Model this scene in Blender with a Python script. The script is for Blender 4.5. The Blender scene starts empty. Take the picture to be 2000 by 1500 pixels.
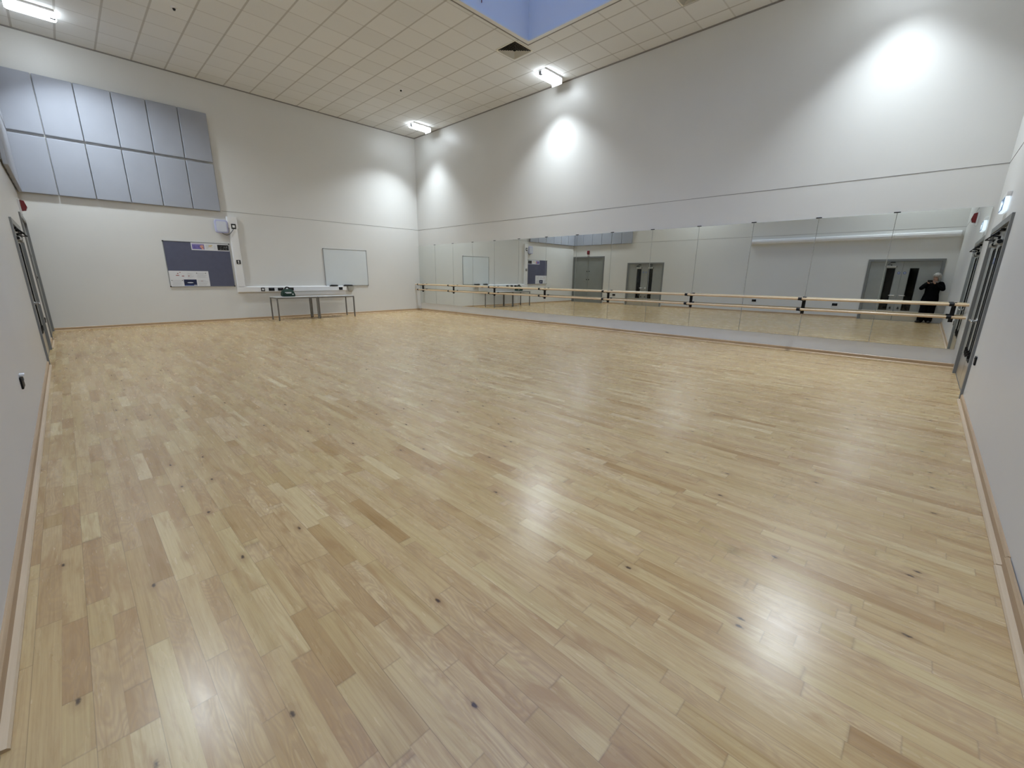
import bpy, bmesh, math, random
from mathutils import Vector, Matrix, noise
random.seed(7)
sc = bpy.context.scene
COL = sc.collection
PI = math.pi

# ------------------------------------------------------------------ camera, world, exposure
CAM = Vector((14.022, -9.446, 1.316))
F_PX, PITCH, YAW, ROLL = 819.8, math.radians(-14.417), math.radians(-1.139), math.radians(0.663)
fw0 = Vector((-math.sin(PI/4+YAW), math.cos(PI/4+YAW), 0)); rt0 = Vector((fw0.y, -fw0.x, 0)); up0 = Vector((0, 0, 1))
FWD = math.cos(PITCH)*fw0 + math.sin(PITCH)*up0
U0 = math.cos(PITCH)*up0 - math.sin(PITCH)*fw0
RGT = math.cos(ROLL)*rt0 + math.sin(ROLL)*U0
UPV = math.cos(ROLL)*U0 - math.sin(ROLL)*rt0
cd = bpy.data.cameras.new('camera'); cam = bpy.data.objects.new('camera', cd); COL.objects.link(cam)
cd.sensor_fit = 'HORIZONTAL'; cd.sensor_width = 36.0; cd.lens = 36.0*F_PX/2000.0; cd.clip_start = 0.01; cd.clip_end = 200
cam.matrix_world = Matrix(((RGT.x, UPV.x, -FWD.x, CAM.x), (RGT.y, UPV.y, -FWD.y, CAM.y), (RGT.z, UPV.z, -FWD.z, CAM.z), (0, 0, 0, 1)))
sc.camera = cam
sc.view_settings.view_transform = 'Standard'; sc.view_settings.look = 'None'
sc.view_settings.gamma = 1.0; sc.view_settings.use_curve_mapping = False
sc.view_settings.exposure = 0.0
sc.cycles.use_denoising = True; sc.cycles.use_light_tree = False
sc.cycles.use_adaptive_sampling = True; sc.cycles.adaptive_threshold = 0.04; sc.cycles.adaptive_min_samples = 16
sc.cycles.max_bounces = 7; sc.cycles.diffuse_bounces = 4; sc.cycles.glossy_bounces = 5; sc.cycles.transparent_max_bounces = 8
sc.cycles.sample_clamp_indirect = 8.0
sc.cycles.caustics_reflective = True
w = bpy.data.worlds.new('dusk_sky'); sc.world = w; w.use_nodes = True
w.node_tree.nodes['Background'].inputs[0].default_value = (0.22, 0.42, 0.95, 1)
w.node_tree.nodes['Background'].inputs[1].default_value = 2.6
BEAM_POWER, BEAM_SPREAD, BEAM_TILT, TUBE_EMIT = 71.0, math.radians(99), math.radians(14), 17.0
LIGHT_COL = (0.835, 0.93, 1.0)

# room: mirror wall y=0, back wall x=0, left wall y=YL, right wall x=XR
XR, YL, H = 14.53, -9.82, 5.99
VX0, VX1, VY0, VY1, VH = 7.12, 12.6, -7.9, -1.9, 1.3      # skylight void

# ------------------------------------------------------------------ materials
def mat(name, col, rough=0.5, metal=0.0, spec=0.5, emit=None, estr=0.0, coat=0.0, bump=0.0, bscale=60.0, vary=0.0, vscale=3.0):
    m = bpy.data.materials.new(name); m.use_nodes = True
    nt = m.node_tree; b = nt.nodes['Principled BSDF']
    b.inputs['Base Color'].default_value = (*col, 1); b.inputs['Roughness'].default_value = rough
    b.inputs['Metallic'].default_value = metal; b.inputs['Specular IOR Level'].default_value = spec
    b.inputs['Coat Weight'].default_value = coat
    if emit: b.inputs['Emission Color'].default_value = (*emit, 1); b.inputs['Emission Strength'].default_value = estr
    tc = nt.nodes.new('ShaderNodeTexCoord')
    if vary > 0:
        n = nt.nodes.new('ShaderNodeTexNoise'); n.inputs['Scale'].default_value = vscale; n.inputs['Detail'].default_value = 4
        nt.links.new(tc.outputs['Object'], n.inputs['Vector'])
        r = nt.nodes.new('ShaderNodeValToRGB')
        r.color_ramp.elements[0].position = 0.3; r.color_ramp.elements[1].position = 0.7
        r.color_ramp.elements[0].color = (*[c*(1-vary) for c in col], 1); r.color_ramp.elements[1].color = (*[min(1, c*(1+vary)) for c in col], 1)
        nt.links.new(n.outputs['Fac'], r.inputs['Fac']); nt.links.new(r.outputs['Color'], b.inputs['Base Color'])
    if bump > 0:
        n2 = nt.nodes.new('ShaderNodeTexNoise'); n2.inputs['Scale'].default_value = bscale; n2.inputs['Detail'].default_value = 5
        nt.links.new(tc.outputs['Object'], n2.inputs['Vector'])
        bp = nt.nodes.new('ShaderNodeBump'); bp.inputs['Strength'].default_value = bump; bp.inputs['Distance'].default_value = 0.002
        nt.links.new(n2.outputs['Fac'], bp.inputs['Height']); nt.links.new(bp.outputs['Normal'], b.inputs['Normal'])
    return m

M = {}
M['wall'] = mat('wall_paint', (0.705, 0.70, 0.68), 0.38, spec=0.45, vary=0.012, vscale=1.2, bump=0.05, bscale=120)
M['seam'] = mat('seam_shadow', (0.22, 0.21, 0.20), 0.7)
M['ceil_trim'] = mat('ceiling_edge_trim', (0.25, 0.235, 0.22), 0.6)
M['void'] = mat('void_paint', (0.74, 0.76, 0.80), 0.6)
M['white'] = mat('white_plastic', (0.80, 0.80, 0.81), 0.35, vary=0.01)
M['white_paint'] = mat('white_paint', (0.78, 0.77, 0.74), 0.45)
M['acoustic'] = mat('acoustic_fabric', (0.375, 0.395, 0.45), 0.85, spec=0.2, bump=0.3, bscale=300, vary=0.03, vscale=2)
M['doorgrey'] = mat('door_laminate', (0.30, 0.31, 0.30), 0.32, spec=0.5, vary=0.05, vscale=2.5)
M['storegrey'] = mat('store_door_laminate', (0.255, 0.27, 0.26), 0.4, vary=0.04, vscale=2.5)
M['framegrey'] = mat('door_frame_paint', (0.195, 0.20, 0.20), 0.35, vary=0.03)
M['steel'] = mat('brushed_steel', (0.55, 0.54, 0.52), 0.28, metal=1.0, bump=0.05, bscale=200)
M['chrome'] = mat('chrome', (0.8, 0.8, 0.8), 0.12, metal=1.0)
M['black'] = mat('black_plastic', (0.008, 0.008, 0.009), 0.5, spec=0.25)
M['blackmetal'] = mat('black_metal', (0.009, 0.009, 0.010), 0.5, spec=0.25, vary=0.2, vscale=20)
M['signblue'] = mat('sign_blue', (0.03, 0.08, 0.30), 0.4)
M['red'] = mat('alarm_red', (0.16, 0.006, 0.010), 0.3)
M['ribbon'] = mat('ribbon_red', (0.12, 0.004, 0.008), 0.35)
M['felt'] = mat('noticeboard_felt', (0.118, 0.125, 0.180), 0.95, spec=0.1, bump=0.4, bscale=400, vary=0.04, vscale=8)
M['alu'] = mat('aluminium', (0.42, 0.43, 0.44), 0.3, metal=0.85)
M['wboard'] = mat('whiteboard_enamel', (0.66, 0.70, 0.72), 0.18, vary=0.01)
M['paper'] = mat('paper', (0.72, 0.73, 0.76), 0.7)
M['inkgrey'] = mat('ink_grey', (0.42, 0.43, 0.46), 0.8)
M['inkdark'] = mat('ink_dark', (0.03, 0.03, 0.04), 0.8)
M['inkred'] = mat('ink_red', (0.35, 0.12, 0.12), 0.8)
M['inkyellow'] = mat('ink_yellow', (0.62, 0.50, 0.28), 0.8)
M['picpurple'] = mat('picture_purple', (0.16, 0.13, 0.38), 0.6, vary=0.3, vscale=12)
M['piclilac'] = mat('picture_lilac', (0.38, 0.33, 0.55), 0.6, vary=0.2, vscale=12)
M['picnavy'] = mat('picture_navy', (0.008, 0.015, 0.06), 0.6, vary=0.3, vscale=12)
M['picblue'] = mat('picture_blue', (0.02, 0.05, 0.22), 0.6)
M['picpeach'] = mat('picture_peach', (0.60, 0.30, 0.24), 0.6, vary=0.4, vscale=30)
M['picblack'] = mat('picture_black', (0.006, 0.006, 0.007), 0.6)
M['tabletop'] = mat('table_laminate', (0.52, 0.53, 0.54), 0.35, vary=0.03, vscale=12)
M['tableleg'] = mat('table_leg_metal', (0.20, 0.195, 0.19), 0.35, metal=0.6)
M['green'] = mat('green_nylon', (0.004, 0.032, 0.018), 0.6, bump=0.3, bscale=150, vary=0.15, vscale=20)
M['lavender'] = mat('lavender_plastic', (0.50, 0.52, 0.74), 0.3)
M['lavpale'] = mat('pale_plastic_face', (0.62, 0.65, 0.74), 0.3)
M['tub'] = mat('pale_tub_plastic', (0.78, 0.78, 0.74), 0.4)
M['ventwhite'] = mat('vent_enamel', (0.85, 0.82, 0.74), 0.45)
M['dark'] = mat('dark_void', (0.004, 0.004, 0.004), 0.9)
M['dkgrey'] = mat('dark_grey_plastic', (0.10, 0.105, 0.115), 0.5)
M['tube'] = mat('lamp_diffuser', (0.9, 0.9, 0.9), 0.4, emit=(0.84, 0.93, 1.0), estr=TUBE_EMIT)
M['exitlit'] = mat('exit_sign_lit', (0.8, 0.85, 0.9), 0.4, emit=(0.72, 0.86, 1.0), estr=0.85)
M['exitface'] = mat('exit_sign_face', (0.12, 0.22, 0.36), 0.4, emit=(0.25, 0.42, 0.66), estr=0.15)
M['hair'] = mat('grey_hair', (0.36, 0.34, 0.31), 0.55, bump=0.5, bscale=150, vary=0.25, vscale=40)
M['skin'] = mat('skin', (0.48, 0.28, 0.20), 0.5, vary=0.06, vscale=20)
M['coat'] = mat('black_wool', (0.003, 0.003, 0.004), 0.95, spec=0.08, bump=0.5, bscale=90)
M['trouser'] = mat('black_cotton', (0.004, 0.004, 0.005), 0.95, spec=0.08, bump=0.4, bscale=90)
M['shoe'] = mat('black_leather', (0.010, 0.010, 0.010), 0.4)
M['lips'] = mat('lips', (0.32, 0.11, 0.09), 0.5)
M['eye'] = mat('eye', (0.35, 0.35, 0.35), 0.15)
M['iris'] = mat('iris', (0.02, 0.015, 0.01), 0.1)
M['scarf'] = mat('pale_scarf', (0.36, 0.33, 0.30), 0.9, vary=0.2, vscale=60)
M['corridor'] = mat('corridor_darkness', (0.03, 0.03, 0.03), 0.9)  # near-black colour carries the darkness of the unlit space behind the doors

def m_mirror():
    m = bpy.data.materials.new('mirror_silver'); m.use_nodes = True; nt = m.node_tree
    b = nt.nodes['Principled BSDF']; b.inputs['Base Color'].default_value = (0.80, 0.825, 0.80, 1)
    b.inputs['Metallic'].default_value = 1; b.inputs['Roughness'].default_value = 0.0
    return m
M['mirror'] = m_mirror()

def m_pane(name, tint, gloss):
    m = bpy.data.materials.new(name); m.use_nodes = True; nt = m.node_tree; nt.nodes.clear()
    o = nt.nodes.new('ShaderNodeOutputMaterial'); t = nt.nodes.new('ShaderNodeBsdfTransparent'); g = nt.nodes.new('ShaderNodeBsdfGlossy')
    t.inputs[0].default_value = (*tint, 1); g.inputs['Roughness'].default_value = 0.03; g.inputs[0].default_value = (.9, .9, .9, 1)
    f = nt.nodes.new('ShaderNodeFresnel'); f.inputs[0].default_value = 1.45
    mx = nt.nodes.new('ShaderNodeMixShader'); nt.links.new(f.outputs[0], mx.inputs[0])
    nt.links.new(t.outputs[0], mx.inputs[1]); nt.links.new(g.outputs[0], mx.inputs[2]); nt.links.new(mx.outputs[0], o.inputs[0])
    return m
M['pane'] = m_pane('clear_pane', (0.9, 0.95, 1.0), 1)
M['doorglass'] = m_pane('dark_door_glass', (0.35, 0.36, 0.36), 1)

class NB:  # tiny node builder
    def __init__(s, nt): s.nt = nt
    def v(s, x, sock):
        if isinstance(x, (int, float)): sock.default_value = x
        elif isinstance(x, tuple): sock.default_value = x
        else: s.nt.links.new(x, sock)
    def math(s, op, a, b=None, c=None):
        n = s.nt.nodes.new('ShaderNodeMath'); n.operation = op; s.v(a, n.inputs[0])
        if b is not None: s.v(b, n.inputs[1])
        if c is not None: s.v(c, n.inputs[2])
        return n.outputs[0]
    def comb(s, x, y, z):
        n = s.nt.nodes.new('ShaderNodeCombineXYZ'); s.v(x, n.inputs[0]); s.v(y, n.inputs[1]); s.v(z, n.inputs[2]); return n.outputs[0]
    def noise(s, vec, scale, detail=3, rough=0.5, dist=0.0):
        n = s.nt.nodes.new('ShaderNodeTexNoise'); s.v(vec, n.inputs['Vector']); n.inputs['Scale'].default_value = scale
        n.inputs['Detail'].default_value = detail; n.inputs['Roughness'].default_value = rough; n.inputs['Distortion'].default_value = dist
        return n.outputs['Fac']
    def white(s, vec):
        n = s.nt.nodes.new('ShaderNodeTexWhiteNoise'); n.noise_dimensions = '3D'; s.v(vec, n.inputs['Vector']); return n.outputs['Value'], n.outputs['Color']
    def ramp(s, f, stops, interp='LINEAR'):
        n = s.nt.nodes.new('ShaderNodeValToRGB'); n.color_ramp.interpolation = interp
        while len(n.color_ramp.elements) < len(stops): n.color_ramp.elements.new(0.5)
        for e, (p, c) in zip(n.color_ramp.elements, stops): e.position = p; e.color = (*c, 1) if len(c) == 3 else c
        s.v(f, n.inputs[0]); return n.outputs[0]
    def mix(s, f, a, b, mode='MIX'):
        n = s.nt.nodes.new('ShaderNodeMix'); n.data_type = 'RGBA'; n.blend_type = mode; s.v(f, n.inputs[0]); s.v(a, n.inputs[6]); s.v(b, n.inputs[7]); return n.outputs[2]

def m_floor():
    m = bpy.data.materials.new('maple_strip_floor'); m.use_nodes = True; nt = m.node_tree; N = NB(nt); b = nt.nodes['Principled BSDF']
    tc = nt.nodes.new('ShaderNodeTexCoord'); sp = nt.nodes.new('ShaderNodeSeparateXYZ'); nt.links.new(tc.outputs['Object'], sp.inputs[0])
    X, Y = sp.outputs[0], sp.outputs[1]
    WD = 0.0695
    ys = N.math('DIVIDE', N.math('ADD', Y, 9.68), WD)
    row = N.math('FLOOR', ys); fr = N.math('FRACT', ys)
    rnd, _ = N.white(N.comb(row, 3.0, 1.0))
    xs = N.math('ADD', N.math('DIVIDE', X, 0.58), N.math('MULTIPLY', rnd, 37.0))
    vvec = N.comb(xs, N.math('MULTIPLY_ADD', row, 50.0, 0.5), 0.0)
    def voro(feat):
        v = nt.nodes.new('ShaderNodeTexVoronoi'); v.voronoi_dimensions = '2D'; v.feature = feat; v.inputs['Scale'].default_value = 1; v.inputs['Randomness'].default_value = 0.9
        nt.links.new(vvec, v.inputs['Vector']); return v
    v1 = voro('F1'); v2 = voro('DISTANCE_TO_EDGE')
    sc_ = nt.nodes.new('ShaderNodeSeparateColor'); nt.links.new(v1.outputs['Color'], sc_.inputs[0])
    r1, r2, r3 = sc_.outputs[0], sc_.outputs[1], sc_.outputs[2]
    base = N.ramp(r1, [(0.0, (0.42, 0.263, 0.115)), (0.05, (0.475, 0.314, 0.148)), (0.18, (0.525, 0.366, 0.179)), (0.5, (0.55, 0.392, 0.199)), (0.82, (0.57, 0.413, 0.215)), (0.95, (0.605, 0.452, 0.243)), (1.0, (0.65, 0.502, 0.29))])
    tint = N.mix(r2, (0.985, 1.0, 0.95, 1), (1.01, 0.985, 1.0, 1))
    base = N.mix(1.0, base, tint, 'MULTIPLY')
    # grain: long streaks, offset per plank
    off = N.math('MULTIPLY', r3, 40.0)
    gx = N.math('ADD', N.math('MULTIPLY', X, 1.6), off); gy = N.math('ADD', N.math('MULTIPLY', Y, 26.0), off)
    g1 = N.noise(N.comb(gx, gy, off), 1.6, 6, 0.62, 0.6)
    base = N.mix(0.75, base, N.ramp(g1, [(0.30, (0.78, 0.70, 0.60)), (0.5, (1, 1, 1)), (0.72, (1.06, 1.06, 1.06))]), 'MULTIPLY')
    w1 = N.noise(N.comb(N.math('ADD', N.math('MULTIPLY', X, 1.3), off), N.math('ADD', N.math('MULTIPLY', Y, 8.0), off), off), 1.3, 4, 0.6, 0.5)
    base = N.mix(0.6, base, N.ramp(w1, [(0.28, (0.80, 0.735, 0.65)), (0.5, (1, 1, 1)), (0.75, (1.05, 1.06, 1.09))]), 'MULTIPLY')
    f1 = N.noise(N.comb(N.math('ADD', N.math('MULTIPLY', X, 3.5), off), N.math('MULTIPLY', Y, 170.0), off), 1.0, 3, 0.6, 0.2)
    base = N.mix(0.6, base, N.ramp(f1, [(0.32, (0.84, 0.80, 0.74)), (0.55, (1, 1, 1)), (0.75, (1.04, 1.04, 1.03))]), 'MULTIPLY')
    # cathedral figure
    cx = N.math('ADD', N.math('MULTIPLY', X, 2.2), off); cy = N.math('ADD', N.math('MULTIPLY', Y, 9.0), off)
    c1 = N.noise(N.comb(cx, cy, off), 1.0, 2, 0.5, 0.3)
    rings = N.math('SINE', N.math('MULTIPLY', c1, 110.0))
    amp = N.math('MULTIPLY', N.ramp(r2, [(0.45, (0, 0, 0)), (0.8, (1, 1, 1))]), 0.34)
    base = N.mix(N.math('MULTIPLY', N.math('MULTIPLY_ADD', rings, 0.5, 0.5), amp), base, (0.34, 0.215, 0.12, 1))
    # broad brown mineral stain
    s1 = N.noise(N.comb(N.math('MULTIPLY', X, 1.0), N.math('MULTIPLY', Y, 5.0), off), 1.9, 4, 0.6, 0.8)
    base = N.mix(N.math('MULTIPLY', N.ramp(s1, [(0.54, (0, 0, 0)), (0.68, (1, 1, 1))]), 0.8), base, (0.40, 0.24, 0.105, 1))
    # knots
    kv = nt.nodes.new('ShaderNodeTexVoronoi'); kv.voronoi_dimensions = '2D'; kv.inputs['Scale'].default_value = 1
    nt.links.new(N.comb(N.math('MULTIPLY', X, 2.1), N.math('MULTIPLY', Y, 4.6), 0.0), kv.inputs['Vector'])
    kd = N.math('ADD', kv.outputs['Distance'], N.math('MULTIPLY', N.math('SUBTRACT', N.noise(tc.outputs['Object'], 45, 3), 0.5), 0.07))
    ks = nt.nodes.new('ShaderNodeSeparateColor'); nt.links.new(kv.outputs['Color'], ks.inputs[0])
    kon = N.math('GREATER_THAN', ks.outputs[0], 0.55)
    halo = N.math('MULTIPLY', N.math('MULTIPLY', N.ramp(kd, [(0.02, (1, 1, 1)), (0.14, (0, 0, 0))]), kon), 0.45)
    base = N.mix(halo, base, (0.30, 0.165, 0.075, 1))
    core = N.math('MULTIPLY', N.ramp(kd, [(0.015, (1, 1, 1)), (0.04, (0, 0, 0))]), N.math('GREATER_THAN', ks.outputs[0], 0.72))
    base = N.mix(N.math('MULTIPLY', core, 0.9), base, (0.05, 0.028, 0.018, 1))
    # joints
    ed = N.math('MINIMUM', fr, N.math('SUBTRACT', 1.0, fr))
    lin = N.ramp(ed, [(0.0, (1, 1, 1)), (0.022, (0, 0, 0))])
    par = N.math('MODULO', N.math('ADD', N.math('ROUND', ys), 2000.0), 2.0)
    lstr = N.math('MULTIPLY_ADD', par, 0.45, 0.13)
    base = N.mix(N.math('MULTIPLY', lin, lstr), base, (0.14, 0.085, 0.045, 1))
    el = N.ramp(v2.outputs['Distance'], [(0.0, (1, 1, 1)), (0.006, (0, 0, 0))])
    base = N.mix(N.math('MULTIPLY', el, 0.35), base, (0.16, 0.10, 0.055, 1))
    # curved scratch
    sx = N.math('SUBTRACT', X, 12.75); 
    nt.links.new(base, b.inputs['Base Color'])
    rg = N.noise(N.comb(N.math('MULTIPLY', X, 1.5), N.math('MULTIPLY', Y, 9.0), off), 3.0, 3)
    nt.links.new(N.math('MULTIPLY_ADD', rg, 0.08, 0.225), b.inputs['Roughness'])
    b.inputs['Specular IOR Level'].default_value = 0.5
    bp = nt.nodes.new('ShaderNodeBump'); bp.inputs['Strength'].default_value = 0.06; bp.inputs['Distance'].default_value = 0.001
    nt.links.new(N.math('ADD', N.math('MULTIPLY', g1, 0.5), N.math('MULTIPLY', r1, 1.0)), bp.inputs['Height'])
    nt.links.new(bp.outputs['Normal'], b.inputs['Normal'])
    return m
M['floor'] = m_floor()

def m_wood(name, c1, c2, axis, rough=0.4):
    m = bpy.data.materials.new(name); m.use_nodes = True; nt = m.node_tree; N = NB(nt); b = nt.nodes['Principled BSDF']
    tc = nt.nodes.new('ShaderNodeTexCoord'); sp = nt.nodes.new('ShaderNodeSeparateXYZ'); nt.links.new(tc.outputs['Object'], sp.inputs[0])
    k = [40.0, 40.0, 40.0]; k[axis] = 1.5
    g = N.noise(N.comb(*[N.math('MULTIPLY', sp.outputs[i], k[i]) for i in range(3)]), 1.0, 5, 0.6, 0.4)
    nt.links.new(N.ramp(g, [(0.3, c1), (0.7, c2)]), b.inputs['Base Color']); b.inputs['Roughness'].default_value = rough
    return m
M['skirt_x'] = m_wood('skirting_wood', (0.40, 0.27, 0.155), (0.50, 0.35, 0.21), 0)
M['skirt_y'] = m_wood('skirting_wood_cross', (0.40, 0.27, 0.155), (0.50, 0.35, 0.21), 1)
M['strip_x'] = m_wood('floor_strip_wood', (0.50, 0.37, 0.235), (0.60, 0.45, 0.29), 0)
M['strip_y'] = m_wood('floor_strip_wood_cross', (0.50, 0.37, 0.235), (0.60, 0.45, 0.29), 1)
M['barre'] = m_wood('barre_wood', (0.60, 0.44, 0.27), (0.72, 0.56, 0.37), 0, 0.3)

def m_ceiling():
    m = bpy.data.materials.new('ceiling_tiles'); m.use_nodes = True; nt = m.node_tree; N = NB(nt); b = nt.nodes['Principled BSDF']
    tc = nt.nodes.new('ShaderNodeTexCoord'); sp = nt.nodes.new('ShaderNodeSeparateXYZ'); nt.links.new(tc.outputs['Object'], sp.inputs[0])
    xs = N.math('DIVIDE', N.math('SUBTRACT', sp.outputs[0], 7.6-594*0.01), 0.594)
    ys = N.math('DIVIDE', N.math('ADD', sp.outputs[1], 5.145+594*0.01), 0.597)
    xs = N.math('DIVIDE', N.math('ADD', sp.outputs[0], 594*0.1-7.6), 0.594)
    ys = N.math('DIVIDE', N.math('ADD', sp.outputs[1], 597*0.1+5.145), 0.597)
    def edge(s_):
        f = N.math('FRACT', s_); return N.math('MINIMUM', f, N.math('SUBTRACT', 1.0, f))
    ex, ey = edge(xs), edge(ys)
    wn, _ = N.white(N.comb(N.math('FLOOR', xs), N.math('FLOOR', ys), 0.0))
    tile = N.ramp(wn, [(0.0, (0.76, 0.76, 0.745)), (1.0, (0.80, 0.80, 0.785))])
    sp1 = N.noise(tc.outputs['Object'], 90, 3)
    tile = N.mix(0.5, tile, N.ramp(sp1, [(0.35, (0.93, 0.93, 0.93)), (0.6, (1, 1, 1))]), 'MULTIPLY')
    lx = N.ramp(ex, [(0.0, (1, 1, 1)), (0.018, (1, 1, 1)), (0.026, (0, 0, 0))])
    ly = N.ramp(ey, [(0.0, (1, 1, 1)), (0.022, (1, 1, 1)), (0.034, (0, 0, 0))])
    c = N.mix(N.math('MULTIPLY', lx, 0.5), tile, (0.50, 0.48, 0.45, 1))
    c = N.mix(N.math('MULTIPLY', ly, 0.75), c, (0.46, 0.44, 0.41, 1))
    nt.links.new(c, b.inputs['Base Color']); b.inputs['Roughness'].default_value = 0.85; b.inputs['Specular IOR Level'].default_value = 0.2
    bp = nt.nodes.new('ShaderNodeBump'); bp.inputs['Strength'].default_value = 0.3; bp.inputs['Distance'].default_value = 0.003
    nt.links.new(N.math('SUBTRACT', 1.0, N.math('MAXIMUM', lx, ly)), bp.inputs['Height']); nt.links.new(bp.outputs['Normal'], b.inputs['Normal'])
    return m
M['ceiling'] = m_ceiling()

# ------------------------------------------------------------------ mesh helpers
def nb(): return bmesh.new()
def box(bm, x0, x1, y0, y1, z0, z1, bev=0.0, seg=2):
    mt = Matrix.Translation(((x0+x1)/2, (y0+y1)/2, (z0+z1)/2)) @ Matrix.Diagonal((abs(x1-x0), abs(y1-y0), abs(z1-z0), 1))
    r = bmesh.ops.create_cube(bm, size=1, matrix=mt)
    if bev > 0:
        es = list({e for v in r['verts'] for e in v.link_edges})
        bmesh.ops.bevel(bm, geom=es, offset=bev, segments=seg, affect='EDGES', profile=0.5)
def seg(bm, a, b, r1, r2=None, n=20, caps=True):
    a = Vector(a); b = Vector(b); d = b-a; L = d.length
    if L < 1e-6: return
    r2 = r1 if r2 is None else r2
    q = d.to_track_quat('Z', 'Y').to_matrix().to_4x4()
    bmesh.ops.create_cone(bm, cap_ends=caps, segments=n, radius1=r1, radius2=r2, depth=L, matrix=Matrix.Translation((a+b)/2) @ q)
def ball(bm, c, r, sx=1, sy=1, sz=1, rot=None, n=24, m=16):
    mt = Matrix.Translation(c)
    if rot is not None: mt = mt @ rot
    bmesh.ops.create_uvsphere(bm, u_segments=n, v_segments=m, radius=r, matrix=mt @ Matrix.Diagonal((sx, sy, sz, 1)))
def chain(bm, pts, rad, n=16):
    for i in range(len(pts)-1): seg(bm, pts[i], pts[i+1], rad[i], rad[i+1], n)
    for p, r in zip(pts, rad): ball(bm, Vector(p), r*1.0, n=n, m=max(8, n//2))
def tube(bm, pts, r, n=10):
    for i in range(len(pts)-1): seg(bm, pts[i], pts[i+1], r, r, n)
    for p in pts[1:-1]: ball(bm, Vector(p), r, n=n, m=6)
def prism(bm, poly, axis, a, b):
    """poly: 2D points in the other two axes (order kept), extruded along axis from a to b"""
    def P(u, v, t): return {0: (t, u, v), 1: (u, t, v), 2: (u, v, t)}[axis]
    va = [bm.verts.new(P(u, v, a)) for u, v in poly]; vb = [bm.verts.new(P(u, v, b)) for u, v in poly]
    n = len(poly); bm.faces.new(va); bm.faces.new(vb[::-1])
    for i in range(n): bm.faces.new((va[i], vb[i], vb[(i+1) % n], va[(i+1) % n]))
    bmesh.ops.recalc_face_normals(bm, faces=bm.faces[:])
def obj(name, bm, m, parent=None, smooth=False):
    me = bpy.data.meshes.new(name); bm.to_mesh(me); bm.free(); o = bpy.data.objects.new(name, me)
    me.materials.append(M[m] if isinstance(m, str) else m); COL.objects.link(o)
    if smooth:
        for p in me.polygons: p.use_smooth = True
        md = o.modifiers.new('edges', 'EDGE_SPLIT'); md.split_angle = math.radians(40)
    if parent is not None: o.parent = parent; o.matrix_parent_inverse = Matrix.Identity(4)
    return o
# parts are modelled in world coordinates; each thing's empty sits at its base, so parts are shifted back
def adopt(root):
    for ch in [o for o in bpy.data.objects if o.parent is root]:
        ch.location = ch.location - root.location
def thing(name, label, cat, loc=(0, 0, 0), group=None):
    o = bpy.data.objects.new(name, None); o.empty_display_size = 0.1; COL.objects.link(o); o.location = loc
    o['label'] = label; o['category'] = cat
    if group: o['group'] = group
    return o
def tag(o, label, cat, group=None):
    o['label'] = label; o['category'] = cat
    if group: o['group'] = group
    return o
def setorigin(o, loc):
    loc = Vector(loc); o.data.transform(Matrix.Translation(-loc)); o.location = loc
def struct(name, bm, m, parent=None, smooth=False):
    o = obj(name, bm, m, parent, smooth)
    if parent is None: o['kind'] = 'structure'
    return o
def copyobj(o, parent=None):
    c = o.copy(); COL.objects.link(c)
    if parent is not None: c.parent = parent
    return c
def dup(root, loc, label):
    r = copyobj(root); r.location = loc; r['label'] = label
    for ch in [o for o in bpy.data.objects if o.parent is root]:
        c = copyobj(ch, r)
        for g in [o for o in bpy.data.objects if o.parent is ch]: copyobj(g, c)
    return r
ORD = ['first', 'second', 'third', 'fourth', 'fifth', 'sixth', 'seventh', 'eighth', 'ninth', 'tenth', 'eleventh', 'twelfth', 'thirteenth', 'fourteenth']

# ------------------------------------------------------------------ shell
bm = nb(); box(bm, -0.2, XR+0.2, YL-0.2, 0.2, -0.15, 0); struct('floor', bm, 'floor')
bm = nb()
for r in ((-0.2, VX0, YL-0.2, 0.2), (VX1, XR+0.2, YL-0.2, 0.2), (VX0, VX1, YL-0.2, VY0), (VX0, VX1, VY1, 0.2)): box(bm, *r, H, H+0.15)
struct('ceiling', bm, 'ceiling')
# skylight shaft: four walls, a pale flange at the ceiling, glazing on top
bm = nb(); t = 0.06
box(bm, VX0, VX0+t, VY0, VY1, H, H+VH); box(bm, VX1-t, VX1, VY0, VY1, H, H+VH)
box(bm, VX0+t, VX1-t, VY0, VY0+t, H, H+VH); box(bm, VX0+t, VX1-t, VY1-t, VY1, H, H+VH)
struct('wall_skylight', bm, 'void')
bm = nb(); f0, f1 = 0.012, 0.10
box(bm, VX0+f0, VX0+f1, VY0+f0, VY1-f0, H-0.012, H+0.02); box(bm, VX1-f1, VX1-f0, VY0+f0, VY1-f0, H-0.012, H+0.02)
box(bm, VX0+f1, VX1-f1, VY0+f0, VY0+f1, H-0.012, H+0.02); box(bm, VX0+f1, VX1-f1, VY1-f1, VY1-f0, H-0.012, H+0.02)
struct('trim_1', bm, 'white_paint')
bm = nb()
box(bm, VX0-0.012, VX0+0.012, VY0-.012, VY1+.012, H-0.016, H-0.001); box(bm, VX1-.012, VX1+0.012, VY0-.012, VY1+.012, H-0.016, H-0.001)
box(bm, VX0, VX1, VY1-.012, VY1+0.012, H-0.016, H-0.001); box(bm, VX0, VX1, VY0-.012, VY0+0.012, H-0.016, H-0.001)
struct('trim_2', bm, 'ceil_trim')
win = bpy.data.objects.new('window_1', None); COL.objects.link(win); win.location = ((VX0+VX1)/2, (VY0+VY1)/2, H+VH); win['kind'] = 'structure'
bm = nb()
for k in range(4):
    x = VX0 + (VX1-VX0)*k/3; box(bm, x-0.05, x+0.05, VY0-.05, VY1+.05, H+VH, H+VH+0.12)
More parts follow.
